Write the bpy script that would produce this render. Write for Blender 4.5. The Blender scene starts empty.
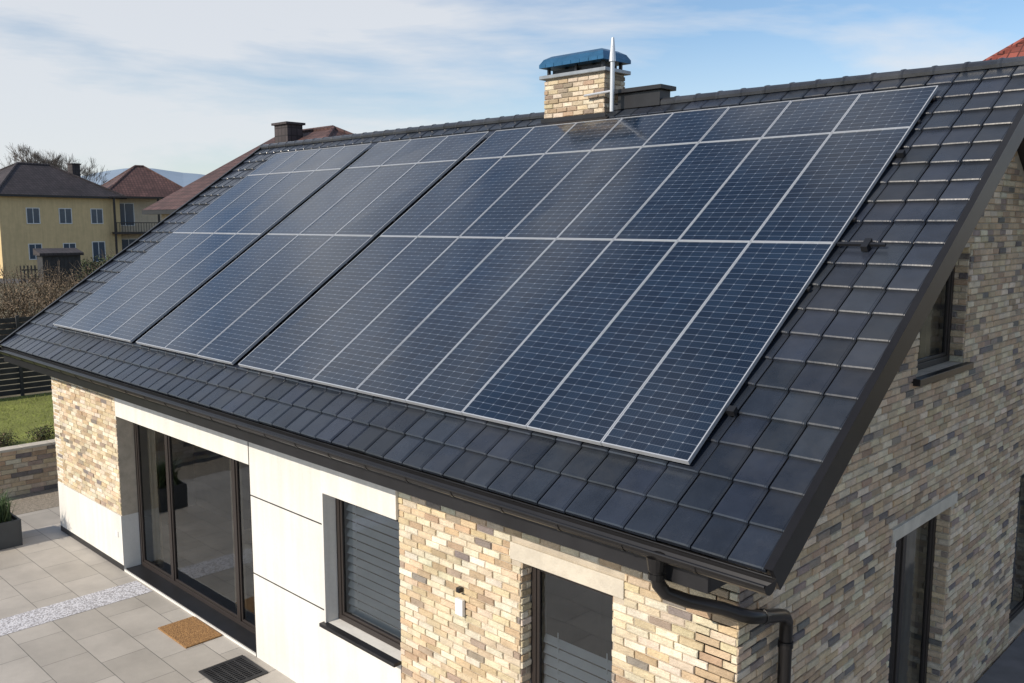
import bpy, bmesh, math, random
from mathutils import Vector, Matrix, noise as mnoise
random.seed(7)
R=random.random
def rr(a,b): return a+(b-a)*random.random()
scene=bpy.context.scene
HC=5.753
# ------------------------------------------------------------------ materials
def newmat(name):
    m=bpy.data.materials.new(name); m.use_nodes=True
    nt=m.node_tree; p=nt.nodes['Principled BSDF']
    return m,nt,p
def N(nt,t,**kw):
    n=nt.nodes.new(t)
    for k,v in kw.items():
        if k in n.inputs.keys(): n.inputs[k].default_value=v
        else: setattr(n,k,v)
    return n
def L(nt,a,b): nt.links.new(a,b)
def mixc(nt,fac,a,b,blend='MIX'):
    n=nt.nodes.new('ShaderNodeMix'); n.data_type='RGBA'; n.blend_type=blend
    for sock,v in ((n.inputs[0],fac),(n.inputs[6],a),(n.inputs[7],b)):
        if hasattr(v,'links'): L(nt,v,sock)
        elif isinstance(v,(int,float)): sock.default_value=v if sock==n.inputs[0] else (v,v,v,1)
        else: sock.default_value=(*v,1)
    return n.outputs[2]
def ramp(nt,fac,stops):
    n=nt.nodes.new('ShaderNodeValToRGB'); L(nt,fac,n.inputs[0])
    e=n.color_ramp.elements
    while len(e)<len(stops): e.new(0.5)
    for i,(p,c) in enumerate(stops):
        e[i].position=p; e[i].color=(*c,1) if not isinstance(c,(int,float)) else (c,c,c,1)
    return n.outputs[0]
def math_(nt,op,a,b=None,c=None):
    n=nt.nodes.new('ShaderNodeMath'); n.operation=op
    for i,v in enumerate((a,b,c)):
        if v is None: continue
        if hasattr(v,'links'): L(nt,v,n.inputs[i])
        else: n.inputs[i].default_value=v
    return n.outputs[0]
def simple(name,col,rough=.6,metal=0,var=.15,vs=3.0,bump=0,bs=40,coord='Object',attr=False,spec=.5,fine=0,streak=0,dust=0):
    m,nt,p=newmat(name)
    tc=N(nt,'ShaderNodeTexCoord')
    nz=N(nt,'ShaderNodeTexNoise',Scale=vs,Detail=4.0,Roughness=.6); L(nt,tc.outputs[coord],nz.inputs['Vector'])
    f=ramp(nt,nz.outputs['Fac'],[(.3,1-var),(.7,1+var)])
    base=col
    if attr:
        a=N(nt,'ShaderNodeVertexColor',layer_name='Col'); base=a.outputs['Color']
    c=mixc(nt,1.0,base,f,'MULTIPLY')
    if fine:
        n2=N(nt,'ShaderNodeTexNoise',Scale=vs*25,Detail=2.0); L(nt,tc.outputs[coord],n2.inputs['Vector'])
        c=mixc(nt,1.0,c,ramp(nt,n2.outputs['Fac'],[(.3,1-fine),(.7,1+fine)]),'MULTIPLY')
    if streak:
        mp=N(nt,'ShaderNodeMapping'); mp.inputs['Scale'].default_value=(7,7,.5); L(nt,tc.outputs[coord],mp.inputs[0])
        n2=N(nt,'ShaderNodeTexNoise',Scale=1.0,Detail=4.0); L(nt,mp.outputs[0],n2.inputs['Vector'])
        c=mixc(nt,1.0,c,ramp(nt,n2.outputs['Fac'],[(.35,1-streak),(.6,1)]),'MULTIPLY')
    if dust:
        n4=N(nt,'ShaderNodeTexNoise',Scale=.9,Detail=6.0,Roughness=.7); L(nt,tc.outputs[coord],n4.inputs['Vector'])
        df=ramp(nt,n4.outputs['Fac'],[(.45,0.0),(.75,1.0)])
        c=mixc(nt,math_(nt,'MULTIPLY',df,dust),c,(.13,.125,.12))
        L(nt,ramp(nt,n4.outputs['Fac'],[(.4,rough-.05),(.7,rough+.16)]),p.inputs['Roughness'])
    else: p.inputs['Roughness'].default_value=rough
    L(nt,c,p.inputs['Base Color']); p.inputs['Metallic'].default_value=metal
    p.inputs['Specular IOR Level'].default_value=spec
    if bump:
        nb=N(nt,'ShaderNodeTexNoise',Scale=bs,Detail=3.0); L(nt,tc.outputs[coord],nb.inputs['Vector'])
        b=N(nt,'ShaderNodeBump',Strength=bump,Distance=.02); L(nt,nb.outputs['Fac'],b.inputs['Height']); L(nt,b.outputs[0],p.inputs['Normal'])
    return m
M={}
M['brick']=simple('brick_faces',(1,1,1),.85,var=.16,vs=9,bump=.6,bs=48,attr=True,fine=.24)
M['mortar']=simple('mortar',(.46,.40,.32),.95,var=.15,vs=6,bump=.4,bs=90)
M['render']=simple('white_render',(.70,.68,.64),.9,var=.06,vs=1.3,bump=.12,bs=160,fine=.03,streak=.09)
M['stone']=simple('stone_lintel',(.54,.49,.41),.85,var=.14,vs=5,bump=.25,bs=60)
M['tile']=simple('roof_tile_glaze',(1,1,1),.27,var=.2,vs=4,bump=.05,bs=30,attr=True,dust=.14,spec=.65)
M['trim']=simple('dark_metal_trim',(.022,.022,.025),.38,.3,var=.2,vs=3)
M['soffit']=simple('soffit_boards',(.035,.028,.024),.6,var=.25,vs=5)
M['gutter']=simple('gutter_metal',(.018,.017,.018),.32,.4,var=.15)
M['frame']=simple('window_frame',(.028,.022,.02),.45,var=.1)
M['alu']=simple('aluminium_frame',(.58,.60,.63),.35,.5,var=.06)
M['black']=simple('black_backsheet',(.008,.009,.012),.5,var=.1)
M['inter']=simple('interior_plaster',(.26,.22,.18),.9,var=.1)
M['blind']=simple('blind_slats',(.78,.79,.80),.5,var=.04)
M['curtain']=simple('curtain_cloth',(.50,.40,.28),.9,var=.12,vs=4)
M['blue']=simple('blue_metal',(.035,.13,.25),.35,.5,var=.2,vs=5)
M['steel']=simple('zinc_sheet',(.32,.34,.36),.4,.6,var=.2,vs=4)
M['white']=simple('white_plastic',(.75,.75,.74),.4,var=.03)
M['lawn']=simple('lawn_grass',(.18,.20,.045),.95,var=.35,vs=.8,bump=.6,bs=60,fine=.4)
M['blade']=simple('grass_blades',(.21,.25,.05),.8,var=.3,vs=2)
M['soil']=simple('dry_ground',(.13,.115,.07),.95,var=.4,vs=.12,bump=.5,bs=6,fine=.3)
M['asphalt']=simple('asphalt',(.07,.07,.075),.9,var=.15,vs=1)
M['gravel']=simple('gravel',(.30,.26,.21),.95,var=.35,vs=18,bump=1,bs=50,fine=.3)
M['leaf']=simple('foliage',(1,1,1),.85,var=.25,vs=2,attr=True)
M['bark']=simple('bark',(.15,.125,.105),.95,var=.25,vs=4)
M['fence']=simple('fence_boards',(.03,.03,.032),.7,var=.3,vs=3)
M['planter']=simple('planter_shell',(.045,.05,.055),.6,var=.15)
M['deck']=simple('grey_deck',(.16,.16,.165),.7,var=.2,vs=3)
M['ywall']=simple('yellow_render',(.66,.50,.27),.9,var=.06,streak=.1)
M['cwall']=simple('cream_render',(.58,.48,.35),.9,var=.08,streak=.1)
M['wwin']=simple('white_window_trim',(.7,.7,.68),.6,var=.03)
M['dglass']=simple('dark_pane',(.03,.06,.10),.12,var=.1)
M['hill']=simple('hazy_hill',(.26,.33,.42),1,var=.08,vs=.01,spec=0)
def roofm(name,col):
    m,nt,p=newmat(name)
    tc=N(nt,'ShaderNodeTexCoord')
    b=N(nt,'ShaderNodeTexBrick',Scale=1.0); b.offset=0
    b.inputs['Brick Width'].default_value=.3; b.inputs['Row Height'].default_value=.35; b.inputs['Mortar Size'].default_value=.025
    b.inputs['Color1'].default_value=(*[c*.75 for c in col],1); b.inputs['Color2'].default_value=(*[c*1.25 for c in col],1); b.inputs['Mortar'].default_value=(*[c*.35 for c in col],1)
    L(nt,tc.outputs['UV'],b.inputs['Vector'])
    nz=N(nt,'ShaderNodeTexNoise',Scale=.6,Detail=5.0); L(nt,tc.outputs['Object'],nz.inputs['Vector'])
    L(nt,mixc(nt,1.0,b.outputs['Color'],ramp(nt,nz.outputs['Fac'],[(.3,.75),(.7,1.3)]),'MULTIPLY'),p.inputs['Base Color']); p.inputs['Roughness'].default_value=.7
    return m
M['rbrown']=roofm('brown_roof_tiles',(.045,.036,.038))
M['rred']=roofm('red_roof_tiles',(.26,.07,.05))
M['rbred']=roofm('brown_red_tiles',(.095,.05,.045))
def paving():
    m,nt,p=newmat('paving_slabs'); tc=N(nt,'ShaderNodeTexCoord')
    b=N(nt,'ShaderNodeTexBrick',Scale=1.0); b.offset=.5
    for k,v in (('Brick Width',.9),('Row Height',.6),('Mortar Size',.005),('Mortar Smooth',.1)): b.inputs[k].default_value=v
    b.inputs['Color1'].default_value=(.41,.38,.34,1); b.inputs['Color2'].default_value=(.50,.465,.42,1); b.inputs['Mortar'].default_value=(.18,.17,.155,1)
    L(nt,tc.outputs['UV'],b.inputs['Vector'])
    nz=N(nt,'ShaderNodeTexNoise',Scale=1.2,Detail=6.0,Roughness=.65); L(nt,tc.outputs['UV'],nz.inputs['Vector'])
    c=mixc(nt,1.0,b.outputs['Color'],ramp(nt,nz.outputs['Fac'],[(.3,.82),(.7,1.1)]),'MULTIPLY')
    n2=N(nt,'ShaderNodeTexNoise',Scale=120.0,Detail=2.0); L(nt,tc.outputs['UV'],n2.inputs['Vector'])
    c=mixc(nt,1.0,c,ramp(nt,n2.outputs['Fac'],[(.3,.92),(.7,1.07)]),'MULTIPLY')
    L(nt,c,p.inputs['Base Color']); p.inputs['Roughness'].default_value=.6
    bp=N(nt,'ShaderNodeBump',Strength=.5,Distance=.005); bp.invert=True; L(nt,b.outputs['Fac'],bp.inputs['Height']); L(nt,bp.outputs[0],p.inputs['Normal'])
    return m
M['paving']=paving()
def speck(name,c1,c2,scale,c3=None):
    m,nt,p=newmat(name); tc=N(nt,'ShaderNodeTexCoord')
    v=N(nt,'ShaderNodeTexVoronoi',Scale=scale); L(nt,tc.outputs['UV'],v.inputs['Vector'])
    sep=N(nt,'ShaderNodeSeparateColor'); L(nt,v.outputs['Color'],sep.inputs[0])
    c=ramp(nt,sep.outputs[0],[(.25,c1),(.6,c2)])
    L(nt,c,p.inputs['Base Color']); p.inputs['Roughness'].default_value=.8
    bp=N(nt,'ShaderNodeBump',Strength=.6,Distance=.01); bp.invert=True; L(nt,v.outputs['Distance'],bp.inputs['Height']); L(nt,bp.outputs[0],p.inputs['Normal'])
    return m
M['pebble']=speck('white_pebbles',(.36,.35,.37),(.68,.68,.72),45)
M['coir']=speck('coir_mat',(.20,.105,.04),(.42,.23,.09),90)
def solar():
    m,nt,p=newmat('solar_cells'); tc=N(nt,'ShaderNodeTexCoord')
    s=N(nt,'ShaderNodeSeparateXYZ'); L(nt,tc.outputs['UV'],s.inputs[0])
    fu=math_(nt,'FRACT',s.outputs[0]); fv=math_(nt,'FRACT',s.outputs[1])
    du=math_(nt,'SUBTRACT',.5,math_(nt,'ABSOLUTE',math_(nt,'SUBTRACT',fu,.5)))
    dv=math_(nt,'SUBTRACT',.5,math_(nt,'ABSOLUTE',math_(nt,'SUBTRACT',fv,.5)))
    lu=math_(nt,'LESS_THAN',du,.014); lv=math_(nt,'LESS_THAN',dv,.036)
    line=math_(nt,'MAXIMUM',math_(nt,'MULTIPLY',lu,.6),lv)
    dia=math_(nt,'LESS_THAN',math_(nt,'ADD',du,math_(nt,'MULTIPLY',dv,.6)),.075)
    fb=math_(nt,'FRACT',math_(nt,'MULTIPLY',s.outputs[0],5.0))
    bus=math_(nt,'LESS_THAN',math_(nt,'ABSOLUTE',math_(nt,'SUBTRACT',fb,.5)),.04)
    cu=math_(nt,'FLOOR',s.outputs[0]); cv=math_(nt,'FLOOR',s.outputs[1])
    cmb=N(nt,'ShaderNodeCombineXYZ'); L(nt,cu,cmb.inputs[0]); L(nt,cv,cmb.inputs[1])
    wn=N(nt,'ShaderNodeTexWhiteNoise'); wn.noise_dimensions='2D'; L(nt,cmb.outputs[0],wn.inputs['Vector'])
    cell=mixc(nt,wn.outputs['Value'],(.006,.011,.022),(.010,.019,.036))
    nz=N(nt,'ShaderNodeTexNoise',Scale=.5,Detail=3.0); L(nt,tc.outputs['Object'],nz.inputs['Vector'])
    cell=mixc(nt,1.0,cell,ramp(nt,nz.outputs['Fac'],[(.3,.75),(.7,1.35)]),'MULTIPLY')
    c=mixc(nt,math_(nt,'MULTIPLY',bus,.35),cell,(.06,.075,.105))
    c=mixc(nt,math_(nt,'MULTIPLY',line,.72),c,(.13,.155,.20))
    c=mixc(nt,math_(nt,'MULTIPLY',dia,.5),c,(.28,.31,.36))
    L(nt,c,p.inputs['Base Color'])
    n3=N(nt,'ShaderNodeTexNoise',Scale=1.1,Detail=4.0); L(nt,tc.outputs['Object'],n3.inputs['Vector'])
    L(nt,ramp(nt,n3.outputs['Fac'],[(.3,.09),(.75,.24)]),p.inputs['Roughness'])
    p.inputs['IOR'].default_value=1.58; p.inputs['Coat Weight'].default_value=.5; p.inputs['Coat Roughness'].default_value=.06
    return m
M['solar']=solar()
def glass():
    m=bpy.data.materials.new('window_glass'); m.use_nodes=True; nt=m.node_tree; nt.nodes.clear()
    o=N(nt,'ShaderNodeOutputMaterial'); mx=N(nt,'ShaderNodeMixShader'); t=N(nt,'ShaderNodeBsdfTransparent'); t.inputs[0].default_value=(.78,.81,.82,1)
    g=N(nt,'ShaderNodeBsdfGlossy'); g.inputs['Roughness'].default_value=.015; g.inputs[0].default_value=(.9,.95,1,1)
    f=N(nt,'ShaderNodeFresnel',IOR=2.0); L(nt,f.outputs[0],mx.inputs[0]); L(nt,t.outputs[0],mx.inputs[1]); L(nt,g.outputs[0],mx.inputs[2]); L(nt,mx.outputs[0],o.inputs[0])
    tc=N(nt,'ShaderNodeTexCoord'); nz=N(nt,'ShaderNodeTexNoise',Scale=1.5,Detail=1.0); L(nt,tc.outputs['Object'],nz.inputs['Vector'])
    b=N(nt,'ShaderNodeBump',Strength=.15,Distance=.02); L(nt,nz.outputs['Fac'],b.inputs['Height']); L(nt,b.outputs[0],g.inputs['Normal'])
    return m
M['glass']=glass()
# ------------------------------------------------------------------ mesh builder
class MB:
    def __init__(s): s.v=[];s.f=[];s.m=[];s.c=[];s.uv={}
    def face(s,pts,mi=0,col=None,uv=None):
        i=len(s.v); s.v+= [tuple(p) for p in pts]; s.f.append(tuple(range(i,i+len(pts)))); s.m.append(mi); s.c.append(col)
        if uv: s.uv[len(s.f)-1]=uv
    def hexa(s,p,mi=0,col=None,skip=()):
        i=len(s.v); s.v+=[tuple(q) for q in p]
        for k,f in enumerate(((3,2,1,0),(4,5,6,7),(0,1,5,4),(1,2,6,5),(2,3,7,6),(3,0,4,7))):
            if k in skip: continue
            s.f.append(tuple(i+a for a in f)); s.m.append(mi); s.c.append(col)
    def box(s,x0,x1,y0,y1,z0,z1,mi=0,col=None,mp=None,skip=()):
        p=[(x0,y0,z0),(x1,y0,z0),(x1,y1,z0),(x0,y1,z0),(x0,y0,z1),(x1,y0,z1),(x1,y1,z1),(x0,y1,z1)]
        if mp: p=[mp(*q) for q in p]
        s.hexa(p,mi,col,skip)
    def tube(s,a,b,ra,rb,n=6,mi=0,col=None,cap=False):
        a=Vector(a);b=Vector(b);d=(b-a)
        if d.length<1e-6: return
        d.normalize(); u=d.orthogonal().normalized(); w=d.cross(u)
        i=len(s.v)
        for c,r in ((a,ra),(b,rb)):
            for k in range(n):
                t=2*math.pi*k/n; s.v.append(tuple(c+u*(math.cos(t)*r)+w*(math.sin(t)*r)))
        for k in range(n):
            k2=(k+1)%n; s.f.append((i+k,i+k2,i+n+k2,i+n+k)); s.m.append(mi); s.c.append(col)
        if cap:
            s.f.append(tuple(i+k for k in range(n))[::-1]); s.m.append(mi); s.c.append(col)
            s.f.append(tuple(i+n+k for k in range(n))); s.m.append(mi); s.c.append(col)
    def make(s,name,mats,parent=None,bevel=0,smooth=False,recalc=True):
        me=bpy.data.meshes.new(name); me.from_pydata(s.v,[],s.f)
        for m in mats: me.materials.append(M[m])
        me.polygons.foreach_set('material_index',s.m)
        if recalc:
            bm=bmesh.new(); bm.from_mesh(me); bmesh.ops.recalc_face_normals(bm,faces=bm.faces); bm.to_mesh(me); bm.free()
        hascol=any(c is not None for c in s.c)
        uvs=[]; cols=[]
        for pi,p in enumerate(me.polygons):
            n=p.normal; ax=max(range(3),key=lambda k:abs(n[k])); c=s.c[pi] or (1,1,1)
            for q,vi in enumerate(p.vertices):
                co=me.vertices[vi].co
                if pi in s.uv: uvs+=list(s.uv[pi][q])
                elif ax==0: uvs+=[co.y,co.z]
                elif ax==1: uvs+=[co.x,co.z]
                else: uvs+=[co.x,co.y]
                if hascol: cols+=[c[0],c[1],c[2],1.0]
        me.uv_layers.new(name='UVMap'); me.uv_layers['UVMap'].data.foreach_set('uv',uvs)
        if hascol:
            me.color_attributes.new('Col','FLOAT_COLOR','CORNER'); me.color_attributes['Col'].data.foreach_set('color',cols)
        if smooth: me.polygons.foreach_set('use_smooth',[True]*len(me.polygons))
        me.update()
        ob=bpy.data.objects.new(name,me); scene.collection.objects.link(ob)
        if parent: ob.parent=parent
        if bevel:
            b=ob.modifiers.new('bevel','BEVEL'); b.width=bevel; b.segments=2; b.limit_method='ANGLE'
        return ob
def empty(name,loc=(0,0,0),rz=0):
    e=bpy.data.objects.new(name,None); e.location=loc; e.rotation_euler=(0,0,rz); scene.collection.objects.link(e); return e
# ------------------------------------------------------------------ house constants
XL,XR=-18.4,-2.68; EY,EZ=5.17,3.503; RY=10.81; RZ=EZ+.7*(RY-EY)
TH=math.atan(.7); C,S=math.cos(TH),math.sin(TH); SL=(RY-EY)/C
WL,WR,WY=-17.53,-3.24,5.72; WBY=2*RY-WY
def PF(x,s,h): return (x,EY+s*C-h*S,EZ+s*S+h*C)
def PB(x,s,h): return (x,2*RY-(EY+s*C-h*S),EZ+s*S+h*C)
house=empty('brick_house')
mF=lambda u,n,z:(u,WY-n,z)
mG=lambda u,n,z:(WR+n,u,z)
mB=lambda u,n,z:(u,WBY+n,z)
mL=lambda u,n,z:(WL-n,u,z)
def roofline(y): return EZ+.7*((y if y<=RY else 2*RY-y)-EY)-.20
flat=lambda y:3.30
def wall(mb,mp,u0,u1,z0,top,ops,thick,n0=0,mi=0,extra=()):
    br=sorted(set([u0,u1]+[o[0] for o in ops]+[o[1] for o in ops]+list(extra)))
    for a,b in zip(br,br[1:]):
        zs=z0; segs=[]
        for o in sorted([o for o in ops if o[0]<=a+1e-6 and o[1]>=b-1e-6],key=lambda o:o[2]):
            if o[2]>zs+1e-4: segs.append((zs,zs,o[2],o[2]))
            zs=o[3]
        segs.append((zs,zs,top(a+1e-5),top(b-1e-5)))
        for za,zb,ta,tb in segs:
            p=[mp(a,n0,za),mp(b,n0,zb),mp(b,n0-thick,zb),mp(a,n0-thick,za),mp(a,n0,ta),mp(b,n0,tb),mp(b,n0-thick,tb),mp(a,n0-thick,ta)]
            mb.hexa(p,mi)
PAL=[((.58,.47,.32),4),((.63,.54,.40),4.5),((.51,.39,.25),2.8),((.43,.32,.21),1.5),((.33,.26,.20),.8),((.22,.19,.17),.4),((.67,.60,.48),2.4)]
PALG=[((.56,.43,.29),4),((.61,.50,.36),4),((.49,.36,.24),3),((.40,.29,.20),1.7),((.30,.24,.20),1.1),((.18,.16,.15),.9),((.64,.54,.41),2)]
def bricks(mb,mp,u0,u1,z0,z1,ops,top,pal,pw=.225,ph=.07):
    cs=[c for c,w in pal]; ws=[w for c,w in pal]
    row=0; z=z0
    while z<z1-.02:
        zt=min(z+ph-.012,z1); off=(row%2)*pw*.5+ (row%3)*.012+rr(0,.02)
        u=u0-off
        while u<u1:
            w_=pw*rr(.94,1.06)
            a=max(u+.0055,u0); b=min(u+w_-.0055,u1); u+=w_
            segs=[(a,b)]
            for o in ops:
                if z<o[3] and zt>o[2]:
                    ns=[]
                    for (p,q) in segs:
                        if q<=o[0] or p>=o[1]: ns.append((p,q))
                        else:
                            if p<o[0]: ns.append((p,o[0]))
                            if q>o[1]: ns.append((o[1],q))
                    segs=ns
            for (p,q) in segs:
                if q-p<.02: continue
                if zt>min(top(p),top(q)): continue
                c=random.choices(cs,ws)[0]; k=rr(.85,1.13); c=tuple(x*k*rr(.96,1.04) for x in c)
                n=rr(-.004,.008)
                jit=[(rr(-.003,.003),rr(-.003,.003),rr(-.003,.003)) for _ in range(4)]
                ch=.006
                back=[mp(p,-.014,z),mp(q,-.014,z),mp(q,-.014,zt),mp(p,-.014,zt)]
                mid=[mp(p+jit[0][0],n-ch,z+jit[0][1]),mp(q+jit[1][0],n-ch,z+jit[1][1]),mp(q+jit[2][0],n-ch,zt+jit[2][1]),mp(p+jit[3][0],n-ch,zt+jit[3][1])]
                fr=[mp(p+ch,n+jit[0][2],z+ch),mp(q-ch,n+jit[1][2],z+ch),mp(q-ch,n+jit[2][2],zt-ch),mp(p+ch,n+jit[3][2],zt-ch)]
                i=len(mb.v); mb.v+=back+mid+fr
                for A,B in ((0,4),(4,8)):
                    for k2 in range(4):
                        k3=(k2+1)%4; mb.f.append((i+A+k2,i+A+k3,i+B+k3,i+B+k2)); mb.m.append(0); mb.c.append(c)
                mb.f.append((i+8,i+9,i+10,i+11)); mb.m.append(0); mb.c.append(c)
        z+=ph; row+=1
DOOR=(-14.65,-10.40,.03,2.64); W2=(-8.66,-7.29,1.05,2.64); W3=(-5.50,-4.42,.35,2.66)
GL=(8.71,10.28,.30,2.66); GU=(9.0,10.35,4.25,5.50); GD=(12.85,14.4,.17,2.45)
mb=MB()
wall(mb,mF,WL,-14.65,.95,flat,[],.36,-.014)
wall(mb,mF,-7.29,WR-.014,-.05,flat,[W3],.36,-.014)
wall(mb,mG,WY+.014,WBY,-.05,roofline,[GL,GU,GD],.36,-.014,extra=(RY,))
mb.make('mortar_walls',['mortar'],house)
mb=MB()
wall(mb,mF,WL,-14.65,-.05,lambda y:.95,[],.36,.004)
wall(mb,mF,-14.65,-7.29,-.05,flat,[DOOR,W2],.36,0)
wall(mb,mB,WL+.4,WR-.4,-.05,flat,[],.3,0)
wall(mb,mL,WY+.4,WBY,-.05,roofline,[],.36,0,extra=(RY,))
wall(mb,mL,WY+.005,WY+.4,-.05,flat,[],.3,0)
mb.make('render_walls',['render'],house)
mb=MB()
bricks(mb,mF,WL,-14.65,.965,3.3,[],flat,PAL)
bricks(mb,mF,-7.285,WR,-.05,3.3,[W3,(W3[0]-.12,W3[1]+.12,W3[3],W3[3]+.17)],flat,PAL)
bricks(mb,mG,WY,WBY,-.05,7.3,[GL,GU,GD,(GL[0]-.12,GL[1]+.12,GL[3],GL[3]+.14)],roofline,PALG)
for (o,mp) in ((W3,mF),(GL,mG),(GU,mG),(GD,mG)):
    for side in (0,1):
        u=o[side]; sg=1 if side==0 else -1
        mr=(lambda u,sg,mp:(lambda a,n,z: mp(u+sg*(n+.010),-a,z)))(u,sg,mp)
        bricks(mb,mr,.016,.22,o[2],o[3],[],lambda y:99,PALG if mp==mG else PAL)
mb.make('brick_facing',['brick'],house,recalc=True)
mb=MB()
mb.box(W3[0]-.12,W3[1]+.12,-.1,.012,W3[3]+.002,W3[3]+.165,mp=mF)
mb.box(GL[0]-.12,GL[1]+.12,-.1,.012,GL[3]+.002,GL[3]+.135,mp=mG)
mb.make('stone_lintels',['stone'],house,bevel=.006)
mb=MB()
mb.box(W2[0]-.03,W2[1]+.004,.002,.035,W2[3],2.98,mp=mF)
mb.box(W2[0]-.03,W2[0],-.002,.035,W2[2],W2[3],mp=mF)
mb.make('white_window_surround',['render'],house,bevel=.004)
mb=MB()
for z in (2.23,1.17): mb.box(-10.39,-8.70,.0,.003,z,z+.016,mp=mF)
mb.box(-10.395,-10.38,.0,.0035,.0,3.2,mp=mF); mb.box(WL,-14.65,.004,.007,.0,.10,mp=mF)
mb.make('facade_joints',['trim'],house)
mb=MB()
mb.box(W2[0]-.06,W2[1]+.0,-.2,.09,W2[2]-.045,W2[2]-.001,mp=mF)
mb.box(GU[0]-.10,GU[1]+.10,-.2,.07,GU[2]-.07,GU[2]-.001,mp=mG)
mb.box(GL[0]-.03,GL[1]+.03,-.2,.07,GL[2]-.05,GL[2]-.001,mp=mG)
mb.box(DOOR[0]+.01,DOOR[1]-.01,-.36,-.02,-.01,.045,mp=mF)
mb.make('window_sills',['trim'],house,bevel=.004)
def window(name,mp,o,n,mull,fw=.07,kind=None,trans=()):
    u0,u1,z0,z1=o; g=MB(); f=MB()
    e=empty(name); e.parent=house
    f.box(u0+.003,u1-.003,n-.07,n,z0+.003,z0+fw,mp=mp); f.box(u0+.003,u1-.003,n-.07,n,z1-fw,z1-.003,mp=mp)
    f.box(u0+.003,u0+fw,n-.068,n-.002,z0+fw,z1-fw,mp=mp); f.box(u1-fw,u1-.003,n-.068,n-.002,z0+fw,z1-fw,mp=mp)
    for m_ in mull: f.box(m_-.045,m_+.045,n-.066,n+.004,z0+fw,z1-fw,mp=mp)
    for t in trans: f.box(u0+fw,u1-fw,n-.064,n+.001,t-.03,t+.03,mp=mp)
    ed=[u0+fw]+list(mull)+[u1-fw]
    for a,b in zip(ed,ed[1:]):
        a+=.045 if a in mull else 0; b-=.045 if b in mull else 0
        f.box(a,a+.035,n-.055,n-.015,z0+fw,z1-fw,mp=mp); f.box(b-.035,b,n-.055,n-.015,z0+fw,z1-fw,mp=mp)
        f.box(a+.035,b-.035,n-.056,n-.016,z0+fw,z0+fw+.035,mp=mp); f.box(a+.035,b-.035,n-.056,n-.016,z1-fw-.035,z1-fw,mp=mp)
        g.face([mp(a+.03,n-.035,z0+fw+.03),mp(b-.03,n-.035,z0+fw+.03),mp(b-.03,n-.035,z1-fw-.03),mp(a+.03,n-.035,z1-fw-.03)])
    f.make('frame',['frame'],e,bevel=.004); g.make('glass',['glass'],e)
    if kind:
        b=MB()
        if kind[0]=='blind':
            za,zb=kind[1],kind[2]; z=za
            while z<zb:
                t=.031
                p=[(u0+.09,n-.085,z-t),(u1-.09,n-.085,z-t),(u1-.09,n-.125,z+t),(u0+.09,n-.125,z+t)]
                q=[(a_,b_,c_+.004) for a_,b_,c_ in p]
                b.hexa([mp(*x) for x in p]+[mp(*x) for x in q]); z+=.105
            for uu in (u0+.25,u1-.25): b.box(uu,uu+.012,n-.110,n-.106,za-.02,zb+.02,mp=mp)
            b.make('blind_slats',['blind'],e)
        if kind[0]=='curtain':
            for (ca,cb) in kind[1]:
                k=int((cb-ca)/.03); pts=[]
                for i in range(k+1):
                    u=ca+(cb-ca)*i/k; pts.append((u,n-.16-.035*math.sin(i*1.35)-.01*math.sin(i*.37)))
                for (a_,na),(b_,nb) in zip(pts,pts[1:]): b.face([mp(a_,na,z0+.05),mp(b_,nb,z0+.05),mp(b_,nb,z1),mp(a_,na,z1)])
            b.make('curtains',['curtain'],e,smooth=False,recalc=False)
window('sliding_door',mF,DOOR,-.28,(-13.45,-11.35),.08,('curtain',((-14.5,-14.1),(-11.75,-11.45))))
window('window',mF,W2,-.14,(),.07,('blind',1.17,2.5))
window('window',mF,W3,-.14,(),.07,('blind',.4,1.95),trans=())
window('window',mG,GL,-.15,(9.35,),.07,('curtain',((9.5,10.2),)))
window('window',mG,GU,-.15,(),.07,('curtain',((9.1,9.3),(9.9,10.3))))
window('window',mG,GD,-.15,(),.07)
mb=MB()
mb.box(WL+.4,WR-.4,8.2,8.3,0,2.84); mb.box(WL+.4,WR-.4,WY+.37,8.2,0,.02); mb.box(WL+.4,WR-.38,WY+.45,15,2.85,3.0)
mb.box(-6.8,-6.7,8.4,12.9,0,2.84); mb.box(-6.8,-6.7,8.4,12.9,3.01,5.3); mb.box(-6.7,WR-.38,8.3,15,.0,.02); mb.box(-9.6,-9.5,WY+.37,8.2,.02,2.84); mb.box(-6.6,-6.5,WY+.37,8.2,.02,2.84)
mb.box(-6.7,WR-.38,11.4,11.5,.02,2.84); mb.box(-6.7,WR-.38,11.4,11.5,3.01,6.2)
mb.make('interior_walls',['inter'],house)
# furniture hint inside living room: low sofa
mb=MB(); mb.box(-13.4,-11.6,7.2,8.0,.02,.42); mb.box(-13.4,-11.6,7.85,8.1,.42,.85); mb.box(-13.55,-13.4,7.2,8.1,.02,.6); mb.box(-11.6,-11.45,7.2,8.1,.02,.6)
mb.make('sofa',['curtain'],house,bevel=.04)
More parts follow.
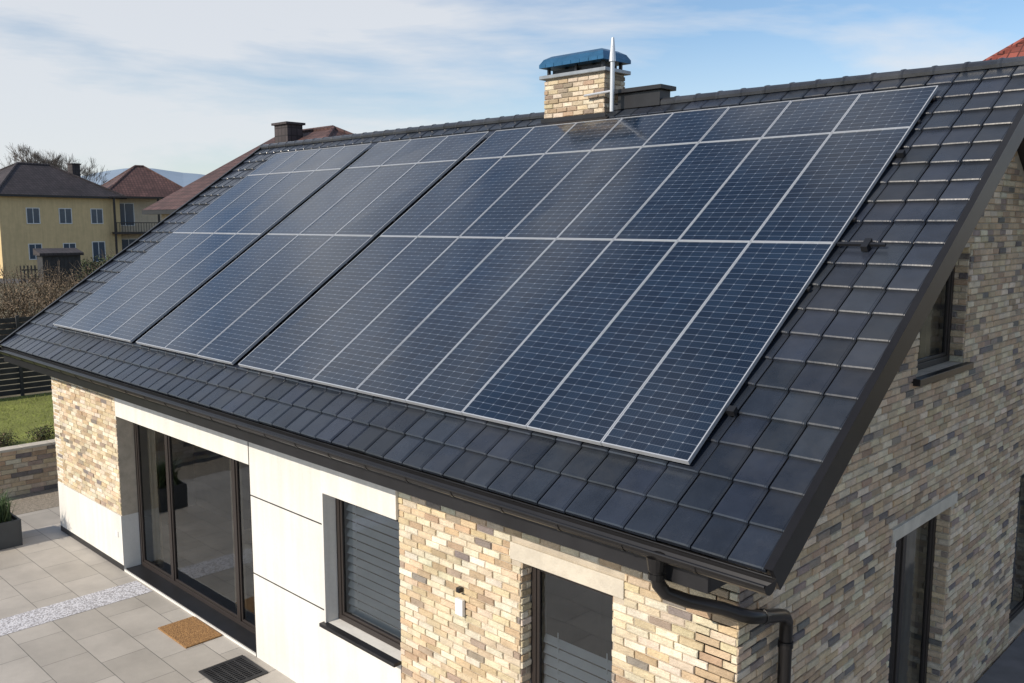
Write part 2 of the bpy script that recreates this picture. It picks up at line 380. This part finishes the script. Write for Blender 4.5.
# ------------------------------------------------------------------ roof
def slab(mb,P,x0,x1,s0,s1,h0,h1,mi=0,col=None):
    mb.hexa([P(x0,s0,h0),P(x1,s0,h0),P(x1,s1,h0),P(x0,s1,h0),P(x0,s0,h1),P(x1,s0,h1),P(x1,s1,h1),P(x0,s1,h1)],mi,col)
mb=MB()
for P in (PF,PB): slab(mb,P,XL+.03,XR-.03,.06,SL-.001,-.13,-.012)
for y0,y1 in ((5.23,WY+.02),(2*RY-WY-.02,2*RY-5.23)): mb.box(WL-.02,WR+.03,y0,y1,3.235,3.255)
mb.make('roof_deck',['soffit'],house)
mb=MB(); mb.box(XL+.01,WR+.05,5.20,5.228,3.20,3.46); mb.box(XL+.01,WR+.05,2*RY-5.228,2*RY-5.20,3.20,3.46)
mb.hexa([(WR+.051,5.20,3.36),(XR-.03,5.20,3.36),(XR-.03,5.228,3.36),(WR+.051,5.228,3.36),(WR+.051,5.20,3.46),(XR-.03,5.20,3.46),(XR-.03,5.228,3.46),(WR+.051,5.228,3.46)])
for (xa,xb) in ((XR-.028,XR+.002),(XL-.002,XL+.028)):
    for P in (PF,PB):
        slab(mb,P,xa,xb,-.01,SL,-.165,.045)
for xa,xb in ((WR+.022,WR+.049),(WL-.045,WL-.02)):
    s=[(5.229,3.20),(5.74,3.20),(5.74,3.70),(5.229,3.40)]
    mb.hexa([(xa,y,z) for y,z in s]+[(xb,y,z) for y,z in s])
mb.make('fascia_and_verge',['trim'],house,bevel=.004)
mb=MB()
for P in (PF,PB):
    slab(mb,P,XR-.055,XR+.008,-.02,SL,.046,.056); slab(mb,P,XL-.008,XL+.055,-.02,SL,.046,.056)
mb.make('verge_flashing',['gutter'],house)
def tiles(P,name):
    mb=MB(); nw=54; w=(XR-.05-(XL+.05))/nw; nr=21; l=SL/nr
    for r in range(nr):
        for c in range(nw):
            x0=XL+.05+c*w; k=rr(.7,1.3)
            col=(.019*k,.024*k,.034*k*rr(.95,1.1))
            s0=r*l-.012+rr(-.003,.003); s1=(r+1)*l+.01; dh=rr(-.003,.003); t=rr(-.004,.004)
            xs=[(.003,-.010),(.012,-.001),(.022,.0),(w-.034,.0),(w-.028,-.004),(w-.020,-.004),(w-.014,.002),(w-.005,-.006)]
            hs0=.034+dh; hs1=.006+dh
            i=len(mb.v)
            for (sx,hx) in xs: mb.v.append(P(x0+sx,s0,-.005))
            for (sx,hx) in xs: mb.v.append(P(x0+sx,s0,hs0+hx-.008+t*sx/w))
            for (sx,hx) in xs: mb.v.append(P(x0+sx,s0+.010,hs0+hx+t*sx/w))
            for (sx,hx) in xs: mb.v.append(P(x0+sx,s1,hs1+hx))
            n=len(xs)
            for a in range(3):
                for q in range(n-1):
                    f=(i+a*n+q,i+a*n+q+1,i+(a+1)*n+q+1,i+(a+1)*n+q)
                    mb.f.append(f if P is PF else f[::-1]); mb.m.append(0); mb.c.append(col)
            for q in (0,n-1):
                mb.f.append((i+q,i+n+q,i+2*n+q,i+3*n+q)); mb.m.append(0); mb.c.append(col)
    return mb.make(name,['tile'],house,recalc=False)
tiles(PF,'roof_tiles_front'); tiles(PB,'roof_tiles_back')
mb=MB(); x=XL
while x<XR-.05:
    x2=min(x+.36,XR+.01); k=rr(.8,1.2); col=(.026*k,.029*k,.036*k); i=len(mb.v); n=9
    for xx,r_ in ((x,.125),(x+.03,.13),(x+.05,.118),(x2,.112)):
        for j in range(n):
            t=math.radians(-18+216*j/(n-1)); mb.v.append((xx,RY+math.cos(t)*r_,RZ-.02+math.sin(t)*r_*.7))
    for a in range(3):
        for q in range(n-1): mb.f.append((i+a*n+q,i+a*n+q+1,i+(a+1)*n+q+1,i+(a+1)*n+q)); mb.m.append(0); mb.c.append(col)
    mb.f.append(tuple(i+j for j in range(n))); mb.m.append(0); mb.c.append(col)
    mb.f.append(tuple(i+3*n+j for j in range(n))); mb.m.append(0); mb.c.append(col)
    x+=.345
mb.make('ridge_caps',['tile'],house,recalc=False)
# gutter
mb=MB(); gy,gz=5.105,3.455; n=10
def ring(r): return [(gy-math.cos(math.pi*j/(n-1))*r, gz-math.sin(math.pi*j/(n-1))*r) for j in range(n)]
o_,i_=ring(.078),ring(.070)
pr=o_+i_[::-1]
a0=len(mb.v); mb.v+=[(XL-.01,y,z) for y,z in pr]+[(XR+.01,y,z) for y,z in pr]; m_=len(pr)
for k in range(m_):
    k2=(k+1)%m_; mb.f.append((a0+k,a0+k2,a0+m_+k2,a0+m_+k)); mb.m.append(0); mb.c.append(None)
for xx in (XL-.01,XR+.01): mb.face([(xx,y,z) for y,z in o_])
mb.tube((XL-.01,gy-.078,gz),(XR+.01,gy-.078,gz),.011,.011,8)
x=XL+.3
while x<XR:
    rg=ring(.083)
    for (ya,za),(yb,zb) in zip(rg,rg[1:]):
        mb.hexa([(x,ya,za),(x+.03,ya,za),(x+.03,yb,zb),(x,yb,zb),(x,gy+(ya-gy)*.95,gz+(za-gz)*.95),(x+.03,gy+(ya-gy)*.95,gz+(za-gz)*.95),(x+.03,gy+(yb-gy)*.95,gz+(zb-gz)*.95),(x,gy+(yb-gy)*.95,gz+(zb-gz)*.95)])
    x+=.62
mb.make('eave_gutter',['gutter'],house)
cu=bpy.data.curves.new('downpipe','CURVE'); cu.dimensions='3D'; cu.bevel_depth=.052; cu.bevel_resolution=4
pts=[(-3.56,5.105,3.42),(-3.56,5.11,3.27),(-3.55,5.125,3.19),(-3.52,5.17,3.12),(-3.42,5.30,3.05),(-3.26,5.52,2.97),(-3.17,5.60,2.93),(-3.12,5.68,2.90),(-3.11,5.78,2.87),(-3.12,6.12,2.77),(-3.13,6.22,2.73),(-3.14,6.28,2.66),(-3.15,6.30,2.55),(-3.15,6.30,.05)]
sp=cu.splines.new('POLY'); sp.points.add(len(pts)-1)
for p_,q in zip(sp.points,pts): p_.co=(*q,1)
sp.use_smooth=True
cu.materials.append(M['gutter']); ob=bpy.data.objects.new('downpipe',cu); scene.collection.objects.link(ob); ob.parent=house
mb=MB()
mb.tube((-3.56,5.105,3.30),(-3.56,5.105,3.40),.058,.075,14,cap=True)
for a,b in (((-3.56,5.108,3.23),(-3.56,5.112,3.27)),((-3.15,6.30,2.44),(-3.15,6.30,2.49)),((-3.15,6.30,1.2),(-3.15,6.30,1.25)),((-3.112,5.82,2.858),(-3.114,5.87,2.843))): mb.tube(a,b,.060,.060,14,cap=True)
mb.make('pipe_collars',['gutter'],house)
mb=MB(); mb.box(-6.35,-6.24,.008,.05,1.90,2.07,mp=mF); mb.box(-14.9,-14.8,.004,.02,.55,.65,mp=mF)
mb.make('wall_sockets',['white'],house,bevel=.008)
mb=MB(); mb.box(-6.32,-6.27,.008,.06,2.14,2.19,mp=mF)
mb.make('wall_light',['trim'],house,bevel=.004)
# ------------------------------------------------------------------ solar arrays
HS=(.660,3.474,5.497,6.355)
def array(x0,x1,nc,hrows):
    e=empty('solar_panel_array'); fr=MB(); gl=MB(); bk=MB(); w=(x1-x0)/nc
    for r in range(3):
        for c in range(nc):
            a=x0+c*w+.004; b=x0+(c+1)*w-.004; s0,s1=HS[r]+.004,HS[r+1]-.004; j=rr(-.002,.002); h0,h1=.062+j,.100+j; f=.011
            t1,t2=rr(-.003,.003),rr(-.003,.003)
            slab(fr,PF,a,a+f,s0,s1,h0,h1); slab(fr,PF,b-f,b,s0,s1,h0,h1); slab(fr,PF,a+f,b-f,s0,s0+f,h0,h1); slab(fr,PF,a+f,b-f,s1-f,s1,h0,h1)
            slab(bk,PF,a+f,b-f,s0+f,s1-f,h0+.002,h1-.014)
            nv=(34,24,10)[r]; uo=c*6; vo=r*40; hh=h1-.005
            gl.face([PF(a+f,s0+f,hh-t1),PF(b-f,s0+f,hh+t1),PF(b-f,s1-f,hh+t2),PF(a+f,s1-f,hh-t2)],uv=[(uo,vo),(uo+6,vo),(uo+6,vo+nv),(uo,vo+nv)])
    fr.make('panel_frames',['alu'],e); bk.make('panel_backs',['black'],e); gl.make('panel_cells',['solar'],e,recalc=False)
    ra=MB()
    for r in range(3):
        for t in (.22,.78):
            s=HS[r]+(HS[r+1]-HS[r])*t
            slab(ra,PF,x0-.02,x1+.02,s-.02,s+.02,.036,.060)
            x=x0+.3
            while x<x1: slab(ra,PF,x-.03,x+.03,s-.03,s+.06,.005,.036); x+=1.2
    ra.make('mounting_rails',['trim'],e)
    return e
A1=array(-10.46,-3.67,8,0); array(-13.55,-10.62,3,0); array(-17.05,-13.75,4,0)
mb=MB()
slab(mb,PF,-3.66,-3.22,HS[1]+.02,HS[1]+.05,.05,.075); slab(mb,PF,-3.42,-3.36,HS[1]-.03,HS[1]+.10,.03,.085)
for s in (1.28,5.05): slab(mb,PF,-3.655,-3.59,s-.03,s+.03,.03,.085)
mb.make('rail_end_clamps',['black'],A1)
# ------------------------------------------------------------------ chimney
ch=empty('chimney'); ch.parent=house
cx0,cx1,cy0,cy1=-9.63,-8.45,10.55,11.05; ct=7.95
mb=MB(); mb.box(cx0+.014,cx1-.014,cy0+.014,cy1-.014,6.9,ct); mb.make('chimney_core',['mortar'],ch)
mb=MB()
PC=[((.52,.42,.29),4),((.60,.52,.40),4),((.40,.30,.2),2),((.30,.24,.18),1)]
bricks(mb,lambda u,n,z:(u,cy0-n,z),cx0,cx1,6.95,ct,[],lambda y:99,PC,.2,.07)
bricks(mb,lambda u,n,z:(cx1+n,u,z),cy0,cy1,6.95,ct,[],lambda y:99,PC,.2,.07)
bricks(mb,lambda u,n,z:(cx0-n,u,z),cy0,cy1,6.95,ct,[],lambda y:99,PC,.2,.07)
bricks(mb,lambda u,n,z:(u,cy1+n,z),cx0,cx1,6.95,ct,[],lambda y:99,PC,.2,.07)
mb.make('chimney_bricks',['brick'],ch)
mb=MB(); mb.box(cx0-.06,cx1+.06,cy0-.06,cy1+.06,ct,ct+.055); mb.make('chimney_slab',['steel'],ch,bevel=.008)
mb=MB(); mb.box(cx0+.1,cx1-.1,cy0+.08,cy1-.08,ct+.055,ct+.13)
for x in (cx0+.04,(cx0+cx1)/2,cx1-.08):
    for y in (cy0+.02,cy1-.06): mb.box(x,x+.04,y,y+.04,ct+.055,ct+.17)
mb.make('chimney_posts',['trim'],ch)
mb=MB(); a,b,c,d=cx0-.04,cx1+.04,cy0-.08,cy1+.08; z=ct+.165
mb.box(a,b,c,d,z,z+.05)
prof=[(0,0),(.05,.08),(.14,.13),(.27,.16)]
for (i0,h0),(i1,h1) in zip(prof,prof[1:]):
    mb.hexa([(a+i0,c+i0,z+.05+h0),(b-i0,c+i0,z+.05+h0),(b-i0,d-i0,z+.05+h0),(a+i0,d-i0,z+.05+h0),(a+i1,c+i1,z+.05+h1),(b-i1,c+i1,z+.05+h1),(b-i1,d-i1,z+.05+h1),(a+i1,d-i1,z+.05+h1)])
for k in range(7): x=a+.12+k*.17; mb.box(x,x+.012,c-.006,c,z-.001,z+.052)
mb.make('chimney_cap',['blue'],ch)
mb=MB(); slab(mb,PF,cx0-.12,cx1+.12,6.42,6.56,.03,.045); mb.box(cx0-.05,cx1+.05,cy0-.03,cy0-.016,7.22,7.36)
mb.box(-8.40,-7.5,10.62,11.0,7.62,7.68); mb.box(-8.3,-7.56,10.68,10.94,7.4,7.62)
mb.make('roof_vent',['trim'],ch,bevel=.006)
mb=MB(); mb.tube((-8.24,10.47,7.35),(-8.24,10.47,8.26),.032,.032,10,cap=True); mb.tube((-8.24,10.47,8.05),(-8.24,10.47,8.38),.05,.02,10,cap=True); mb.tube((-8.75,10.46,7.62),(-8.26,10.47,7.64),.018,.018,8,cap=True)
mb.make('vent_pipe',['alu'],ch,smooth=False)
# ------------------------------------------------------------------ ground
mb=MB()
Z1=.98
mb.face([(-20.7,-1600,-.02),(1600,-1600,-.02),(1600,1600,-.02),(-20.7,1600,-.02)])
mb.face([(-1600,-1600,Z1),(-20.7,-1600,Z1),(-20.7,1600,Z1),(-1600,1600,Z1)]); mb.face([(-20.7,-1600,-.02),(-20.7,1600,-.02),(-20.7,1600,Z1),(-20.7,-1600,Z1)])
mb.make('ground',['soil'],recalc=False)
def sheet(name,x0,x1,y0,y1,z,m):
    mb=MB(); mb.face([(x0,y0,z),(x1,y0,z),(x1,y1,z),(x0,y1,z)]); return mb.make(name,[m],recalc=False)
mb=MB(); mb.box(-19.1,3,-12,WY+.3,-.05,0.0); mb.box(-19.1,WL,WY+.3,20,-.05,0); mb.make('patio_paving',['paving'])
sheet('gravel_bed',-20.5,-19.1,-12,22,.004,'gravel')
sheet('pebble_strip',-14.1,-13.5,-4,WY-.03,.004,'pebble')
mb=MB(); mb.box(WR+.03,4,WY+1.2,20,-.02,.12); mb.make('side_terrace',['deck'])
sheet('lawn',-27,-20.7,-14,24,Z1+.004,'lawn')
mb=MB()
for i in range(9000):
    x=rr(-26.9,-20.8); y=rr(1,12); a=rr(0,6.28); h=rr(.03,.075); w=.006; z=Z1+.004
    dx,dy=math.cos(a)*w,math.sin(a)*w; mb.face([(x-dx,y-dy,z),(x+dx,y+dy,z),(x+rr(-.03,.03),y+rr(-.03,.03),z+h)])
mb.make('grass',['blade'],recalc=False)
mb=MB(); mb.box(-12.15,-11.28,5.16,5.70,.001,.022)
mb.make('doormat',['coir'],bevel=.006)
e=empty('drain_grate'); mb=MB()
mb.box(-10.55,-9.88,4.98,5.02,.001,.016); mb.box(-10.55,-9.88,5.56,5.60,.001,.016); mb.box(-10.55,-10.51,5.02,5.56,.001,.016); mb.box(-9.92,-9.88,5.02,5.56,.001,.016)
for i in range(13): x=-10.50+i*.046; mb.box(x,x+.02,5.02,5.56,.004,.014)
for i in range(4): y=5.11+i*.11; mb.box(-10.51,-9.92,y,y+.015,.003,.0125)
mb.make('grate_bars',['fence'],e); mb=MB(); mb.face([(-10.55,4.98,.0015),(-9.88,4.98,.0015),(-9.88,5.6,.0015),(-10.55,5.6,.0015)]); mb.make('grate_pit',['black'],e,recalc=False)
rw=empty('garden_wall')
mb=MB(); mb.box(-20.7,-20.514,-12,24,-.05,Z1); mb.make('wall_core',['mortar'],rw)
mb=MB(); bricks(mb,lambda u,n,z:(-20.5+n,u,z),1,16,0,Z1,[],lambda y:99,PALG,.3,.10); mb.make('wall_blocks',['brick'],rw)
mb=MB(); y=-12
while y<24: mb.box(-20.74,-20.44,y+.004,y+.596,Z1+.005,Z1+.06); y+=.6
mb.make('wall_coping',['stone'],rw,bevel=.006)
fe=empty('board_fence'); mb=MB()
for k in range(14): mb.box(-27.06,-27.03,-14,8.9,Z1+.05+k*.155,Z1+.18+k*.155)
y=-14
while y<9: mb.box(-27.03,-26.95,y,y+.08,Z1,Z1+2.25); y+=2
mb.make('boards',['fence'],fe)
pl=empty('planter_box'); mb=MB(); X0,X1,Y0,Y1=-18.0,-17.2,4.0,4.95
mb.box(X0,X1,Y0,Y0+.04,0.002,.48); mb.box(X0,X1,Y1-.04,Y1,0.002,.48); mb.box(X0,X0+.04,Y0+.04,Y1-.04,0.002,.48); mb.box(X1-.04,X1,Y0+.04,Y1-.04,0.002,.48); mb.box(X0+.04,X1-.04,Y0+.04,Y1-.04,.002,.42,1)
mb.make('planter_shell',['planter','gravel'],pl,bevel=.004)
mb=MB()
for i in range(420):
    x=rr(X0+.1,X1-.1); y=rr(Y0+.1,Y1-.1); a=rr(0,6.28); sp_=rr(.05,.42); h=rr(.25,.65); w=.011
    px,py=-math.sin(a)*w,math.cos(a)*w; g=rr(.6,1.4); col=(.05*g,.085*g,.03*g)
    p0=Vector((x,y,.42)); p1=p0+Vector((math.cos(a)*sp_*.4,math.sin(a)*sp_*.4,h*.7)); p2=p0+Vector((math.cos(a)*sp_,math.sin(a)*sp_,h*rr(.7,1)))
    s_=Vector((px,py,0)); mb.face([p0-s_,p0+s_,p1+s_*.8,p1-s_*.8],0,col); mb.face([p1-s_*.8,p1+s_*.8,p2],0,col)
mb.make('leaves',['leaf'],pl,recalc=False)
# ------------------------------------------------------------------ vegetation
def leafcloud(mb,c,rad,n,size,cols):
    for i in range(n):
        while True:
            v=Vector((rr(-1,1),rr(-1,1),rr(-1,1)))
            if v.length<=1 and v.length>.25: break
        f=1+.35*mnoise.noise(v*2.2+Vector(c))
        p=Vector(c)+Vector((v.x*rad[0]*f,v.y*rad[1]*f,v.z*rad[2]*f))
        a=Vector((rr(-1,1),rr(-1,1),rr(-1,1))).normalized(); b=a.orthogonal().normalized(); s_=size*rr(.5,1.3)
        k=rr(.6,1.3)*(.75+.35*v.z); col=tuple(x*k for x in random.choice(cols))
        mb.face([p-a*s_,p+b*s_*.5,p+a*s_,p-b*s_*.5],0,col)
BR=[(.15,.11,.07),(.18,.13,.085),(.11,.085,.055)]; GR=[(.05,.075,.03),(.07,.09,.035),(.035,.055,.025)]
def branch(mb,p,d,l,r,dep):
    q=p+d*l; mb.tube(p,q,r,r*.7,5 if dep>3 else 3)
    if dep==0: return
    n=3 if dep>1 else 4
    for i in range(n):
        nd=(d+Vector((rr(-1,1),rr(-1,1),rr(-.3,.8)))*.62).normalized()
        branch(mb,p+d*l*rr(.6,1),nd,l*rr(.62,.86),max(r*.6,.013),dep-1)
def tree(loc,h,name='bare_tree',dep=6,r=.2):
    mb=MB(); branch(mb,Vector((0,0,0)),Vector((0,0,1)),h*.3,r,dep); ob=mb.make(name,['bark'],recalc=False); ob.location=loc; return ob
def at(u,t,z=Z1):
    a=(u-512)/897; return (t*(-.70+.714*a),t*(.714+.70*a),z)
tree(at(45,112),16.5,dep=7,r=.30); tree(at(70,116),15.5,dep=7,r=.28); tree(at(6,120),12.5,dep=6,r=.22)
def shrub(name,u,t,rad,n,size,cols,p=None):
    mb=MB(); p=p or at(u,t)
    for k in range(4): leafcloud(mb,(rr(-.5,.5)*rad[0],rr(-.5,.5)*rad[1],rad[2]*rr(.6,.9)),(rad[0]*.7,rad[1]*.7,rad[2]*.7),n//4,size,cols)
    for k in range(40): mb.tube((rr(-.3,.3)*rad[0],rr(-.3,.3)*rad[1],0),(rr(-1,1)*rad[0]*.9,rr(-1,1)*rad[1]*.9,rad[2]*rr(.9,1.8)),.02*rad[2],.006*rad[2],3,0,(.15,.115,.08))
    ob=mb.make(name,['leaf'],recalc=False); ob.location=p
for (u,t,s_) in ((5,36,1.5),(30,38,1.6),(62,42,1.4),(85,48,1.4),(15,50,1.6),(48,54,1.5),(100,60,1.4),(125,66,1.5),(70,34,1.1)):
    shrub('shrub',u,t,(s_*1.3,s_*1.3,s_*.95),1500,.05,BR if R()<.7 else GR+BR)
for (u,t,s_) in ((118,70,1.6),(92,74,1.2),(140,62,1.8),(165,58,1.5)):
    shrub('evergreen_shrub',u,t,(s_,s_,s_),1300,.08,GR)
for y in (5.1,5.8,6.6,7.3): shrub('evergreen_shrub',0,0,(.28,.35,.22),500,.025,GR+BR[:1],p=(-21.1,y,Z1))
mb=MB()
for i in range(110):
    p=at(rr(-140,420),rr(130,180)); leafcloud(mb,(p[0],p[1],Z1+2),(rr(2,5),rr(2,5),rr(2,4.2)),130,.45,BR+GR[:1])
mb.make('distant_trees',['leaf'],recalc=False)
# ------------------------------------------------------------------ neighbours
def nhouse(name,loc,rz,w,d,h,rh,wm,rm,hip=(1,1),wins=(),ov=.5,chim=None):
    e=empty(name,loc,rz); mb=MB(); mb.box(-w/2,w/2,-d/2,d/2,0,h); mb.make('walls',[wm],e)
    mb=MB(); a,b,c,f=-w/2-ov,w/2+ov,-d/2-ov,d/2+ov; z=h; hd=(f-c)/2; xa=a+hip[0]*hd*.95; xb=b-hip[1]*hd*.95
    if xa>xb-.3: xm=(xa+xb)/2; xa,xb=xm-.6,xm+.6
    sl=math.hypot(hd,rh)
    A,B,Cc,D=(a,c,z),(b,c,z),(b,f,z),(a,f,z); Pk,Q=(xa,(c+f)/2,z+rh),(xb,(c+f)/2,z+rh)
    mb.face([A,B,Q,Pk],uv=[(a,0),(b,0),(xb,sl),(xa,sl)]); mb.face([Cc,D,Pk,Q],uv=[(b,0),(a,0),(xa,sl),(xb,sl)])
    mb.face([D,A,Pk],uv=[(f,0),(c,0),((c+f)/2,sl)],mi=0 if hip[0] else 1); mb.face([B,Cc,Q],uv=[(c,0),(f,0),((c+f)/2,sl)],mi=0 if hip[1] else 1)
    mb.face([A,D,Cc,B],1)
    mb.box(a,b,c,f,z-.18,z-.01,3)
    mb.tube(Pk,Q,.13,.13,6,2)
    if hip[0]: mb.tube(A,Pk,.11,.11,6,2); mb.tube(D,Pk,.11,.11,6,2)
    if hip[1]: mb.tube(B,Q,.11,.11,6,2); mb.tube(Cc,Q,.11,.11,6,2)
    mb.make('roof',[rm,wm,rm,'trim'],e,recalc=False)
    mb=MB()
    for (fc,u,zz,ww,hh) in wins:
        if fc=='f': mp=lambda u_,n_,z_:(u_,-d/2-n_,z_)
        elif fc=='r': mp=lambda u_,n_,z_:(w/2+n_,u_,z_)
        else: mp=lambda u_,n_,z_:(-w/2-n_,u_,z_)
        t=.07
        mb.box(u-ww/2,u+ww/2,-.05,.012,zz,zz+hh,1,mp=mp)
        mb.box(u-ww/2-t,u+ww/2+t,0,.05,zz-t,zz,0,mp=mp); mb.box(u-ww/2-t,u+ww/2+t,0,.05,zz+hh,zz+hh+t,0,mp=mp)
        mb.box(u-ww/2-t,u-ww/2,0,.048,zz,zz+hh,0,mp=mp); mb.box(u+ww/2,u+ww/2+t,0,.048,zz,zz+hh,0,mp=mp); mb.box(u-.03,u+.03,.012,.03,zz,zz+hh,0,mp=mp)
    if wins: mb.make('windows',['wwin','dglass'],e)
    if chim:
        mb=MB(); x,y,s_,zt=chim; mb.box(x-s_/2,x+s_/2,y-s_/2,y+s_/2,h,zt); mb.box(x-s_/2-.08,x+s_/2+.08,y-s_/2-.08,y+s_/2+.08,zt,zt+.12); mb.make('house_chimney',['rbrown'],e)
    return e
def face(p,extra=0): return math.atan2(-p[1],-p[0])+math.pi/2+extra
p=at(42,86); nhouse('yellow_house',p,face(p,.5),11.5,9,7.3,3.0,'ywall','rbrown',(1,1),
  [('f',-2.8,4.8,1.1,1.3),('f',.2,4.8,1.1,1.3),('f',3.3,4.8,1.1,1.3),('f',-2.8,1.6,1.1,1.3),('f',.4,1.6,1.1,1.3),('f',3.3,1.2,1.2,1.8),('l',-1.5,4.8,1.1,1.3),('l',1.5,4.8,1.1,1.3),('l',0,1.5,1.2,1.4),('r',0,4.8,1.2,1.3)],chim=(3.4,-1,.8,10.4))
p=at(146,94); e=nhouse('balcony_house',p,face(p,.25),8.4,8.0,7.4,3.2,'cwall','rbred',(1,1),
  [('f',-2.6,4.6,1.6,2.1),('f',1.8,4.9,1.2,1.4),('f',-2.4,1.0,1.8,2.2),('f',1.8,1.5,1.3,1.4),('r',0,4.8,1.2,1.3)])
mb=MB()
mb.box(-4.1,.3,-5.7,-4.03,3.75,3.95)
for x in (-4.0,.1): mb.box(x,x+.18,-5.65,-5.47,0,7.2)
for k in range(16): x=-3.8+k*.25; mb.box(x,x+.04,-5.6,-5.56,3.95,4.8)
mb.box(-4.0,.2,-5.62,-5.54,4.8,4.88)
mb.box(-4.3,.5,-5.8,-4.03,7.2,7.35)
mb.make('balcony',['frame'],e)
e=nhouse('red_roof_house',(-33.9,24.0,Z1),0,10.1,12.6,5.35,3.7,'cwall','rbred',(0,1),[('l',-3,2,1.1,1.3),('l',2,2,1.1,1.3),('f',-4,2,1.2,1.3)],ov=.6)
mb=MB(); mb.box(-3.6,-2.5,-1.4,-.6,7.5,9.25); mb.box(-3.7,-2.4,-1.5,-.5,9.25,9.35); mb.make('house_chimney',['rbrown'],e)
e=nhouse('red_tiled_house',(-5.3,36,0),0,15,13,8.2,5.6,'cwall','rred',(1,1),[],ov=.6)
p=at(61,68); e=empty('garden_shed',p,face(p,.2)); mb=MB(); mb.box(-1.3,1.3,-1,1,0,2.4)
for k in range(9): mb.box(-1.25+k*.28,-1.23+k*.28,-1.02,-1.0,.05,2.35)
mb.make('shed_walls',['fence'],e); mb=MB(); mb.hexa([(-1.5,-1.2,2.4),(1.5,-1.2,2.4),(1.5,1.2,2.4),(-1.5,1.2,2.4),(-1.5,-1.2,2.6),(1.5,-1.2,2.6),(1.5,1.2,2.9),(-1.5,1.2,2.9)]); mb.make('shed_roof',['rbrown'],e)
p=at(40,76); d=Vector((p[0],p[1],0)).normalized(); t=Vector((-d.y,d.x,0))
mb=MB(); c=Vector((p[0],p[1],Z1+.006)); mb.face([c-t*60-d*3.5,c+t*60-d*3.5,c+t*60+d*3.5,c-t*60+d*3.5]); mb.make('road',['asphalt'],recalc=False)
p=at(125,74); e=empty('picket_fence',p,face(p,.1)); mb=MB()
for k in range(60): mb.box(-7.5+k*.25,-7.38+k*.25,-.02,.02,.1,1.5)
mb.box(-7.5,7.5,.02,.06,.4,.5); mb.box(-7.5,7.5,.02,.06,1.1,1.2); mb.make('pickets',['fence'],e)
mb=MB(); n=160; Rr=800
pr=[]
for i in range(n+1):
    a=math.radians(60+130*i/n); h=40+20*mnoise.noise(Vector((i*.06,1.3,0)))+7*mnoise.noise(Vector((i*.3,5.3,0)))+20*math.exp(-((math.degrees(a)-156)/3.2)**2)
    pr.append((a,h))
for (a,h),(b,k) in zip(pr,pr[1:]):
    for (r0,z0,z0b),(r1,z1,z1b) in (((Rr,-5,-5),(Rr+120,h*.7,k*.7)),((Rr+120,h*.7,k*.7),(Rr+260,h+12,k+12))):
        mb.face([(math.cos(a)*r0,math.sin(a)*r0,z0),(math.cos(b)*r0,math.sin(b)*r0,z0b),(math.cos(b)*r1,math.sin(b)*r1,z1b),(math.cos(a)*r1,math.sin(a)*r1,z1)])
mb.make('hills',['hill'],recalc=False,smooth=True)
# ------------------------------------------------------------------ light
el=math.radians(31); hz=Vector((-.14,-1,0)).normalized()
sd=Vector((hz.x*math.cos(el),hz.y*math.cos(el),math.sin(el)))
sl=bpy.data.lights.new('sun','SUN'); sl.energy=4.5; sl.angle=math.radians(.53); sl.color=(1,.90,.76)
so=bpy.data.objects.new('sun',sl); so.rotation_euler=(-sd).to_track_quat('-Z','Y').to_euler(); scene.collection.objects.link(so)
w=bpy.data.worlds.new('World'); scene.world=w; w.use_nodes=True; nt=w.node_tree; bg=nt.nodes['Background']
sky=N(nt,'ShaderNodeTexSky'); sky.sky_type='NISHITA'; sky.sun_disc=False; sky.sun_elevation=el; sky.sun_rotation=math.atan2(sd.x,sd.y); sky.dust_density=.4; sky.air_density=1.0
tc=N(nt,'ShaderNodeTexCoord'); mp=N(nt,'ShaderNodeMapping'); mp.inputs['Scale'].default_value=(1,1,4.2); mp.inputs['Rotation'].default_value=(.12,.08,.9); L(nt,tc.outputs['Generated'],mp.inputs[0])
nz=N(nt,'ShaderNodeTexNoise',Scale=2.3,Detail=6.0,Roughness=.56,Distortion=.4); L(nt,mp.outputs[0],nz.inputs['Vector'])
sp2=N(nt,'ShaderNodeSeparateXYZ'); L(nt,tc.outputs['Generated'],sp2.inputs[0])
# broad cloud bank towards the west (-X), thinning upwards
west=ramp(nt,math_(nt,'MULTIPLY',sp2.outputs[0],-1.0),[(.70,0.0),(.98,.20)])
cf=ramp(nt,math_(nt,'ADD',nz.outputs['Fac'],west),[(.46,0.0),(.68,.82)])
hz_=ramp(nt,sp2.outputs[2],[(0.0,.78),(.08,.34),(.2,.0)])
f=math_(nt,'MAXIMUM',cf,hz_)
skyc=mixc(nt,1.0,sky.outputs[0],(.84,.93,1.02),'MULTIPLY')
col=mixc(nt,f,skyc,(6.2,6.3,6.5))
L(nt,col,bg.inputs[0]); bg.inputs[1].default_value=.13
# ------------------------------------------------------------------ camera
cd=bpy.data.cameras.new('camera'); cam=bpy.data.objects.new('camera',cd); scene.collection.objects.link(cam)
cam.location=(0,0,HC); cam.rotation_euler=(math.radians(82.5),0,math.radians(44.4)); cd.lens=31.535; cd.sensor_width=36; cd.clip_end=4000
scene.camera=cam
scene.view_settings.view_transform='Standard'; scene.view_settings.look='None'; scene.view_settings.exposure=0
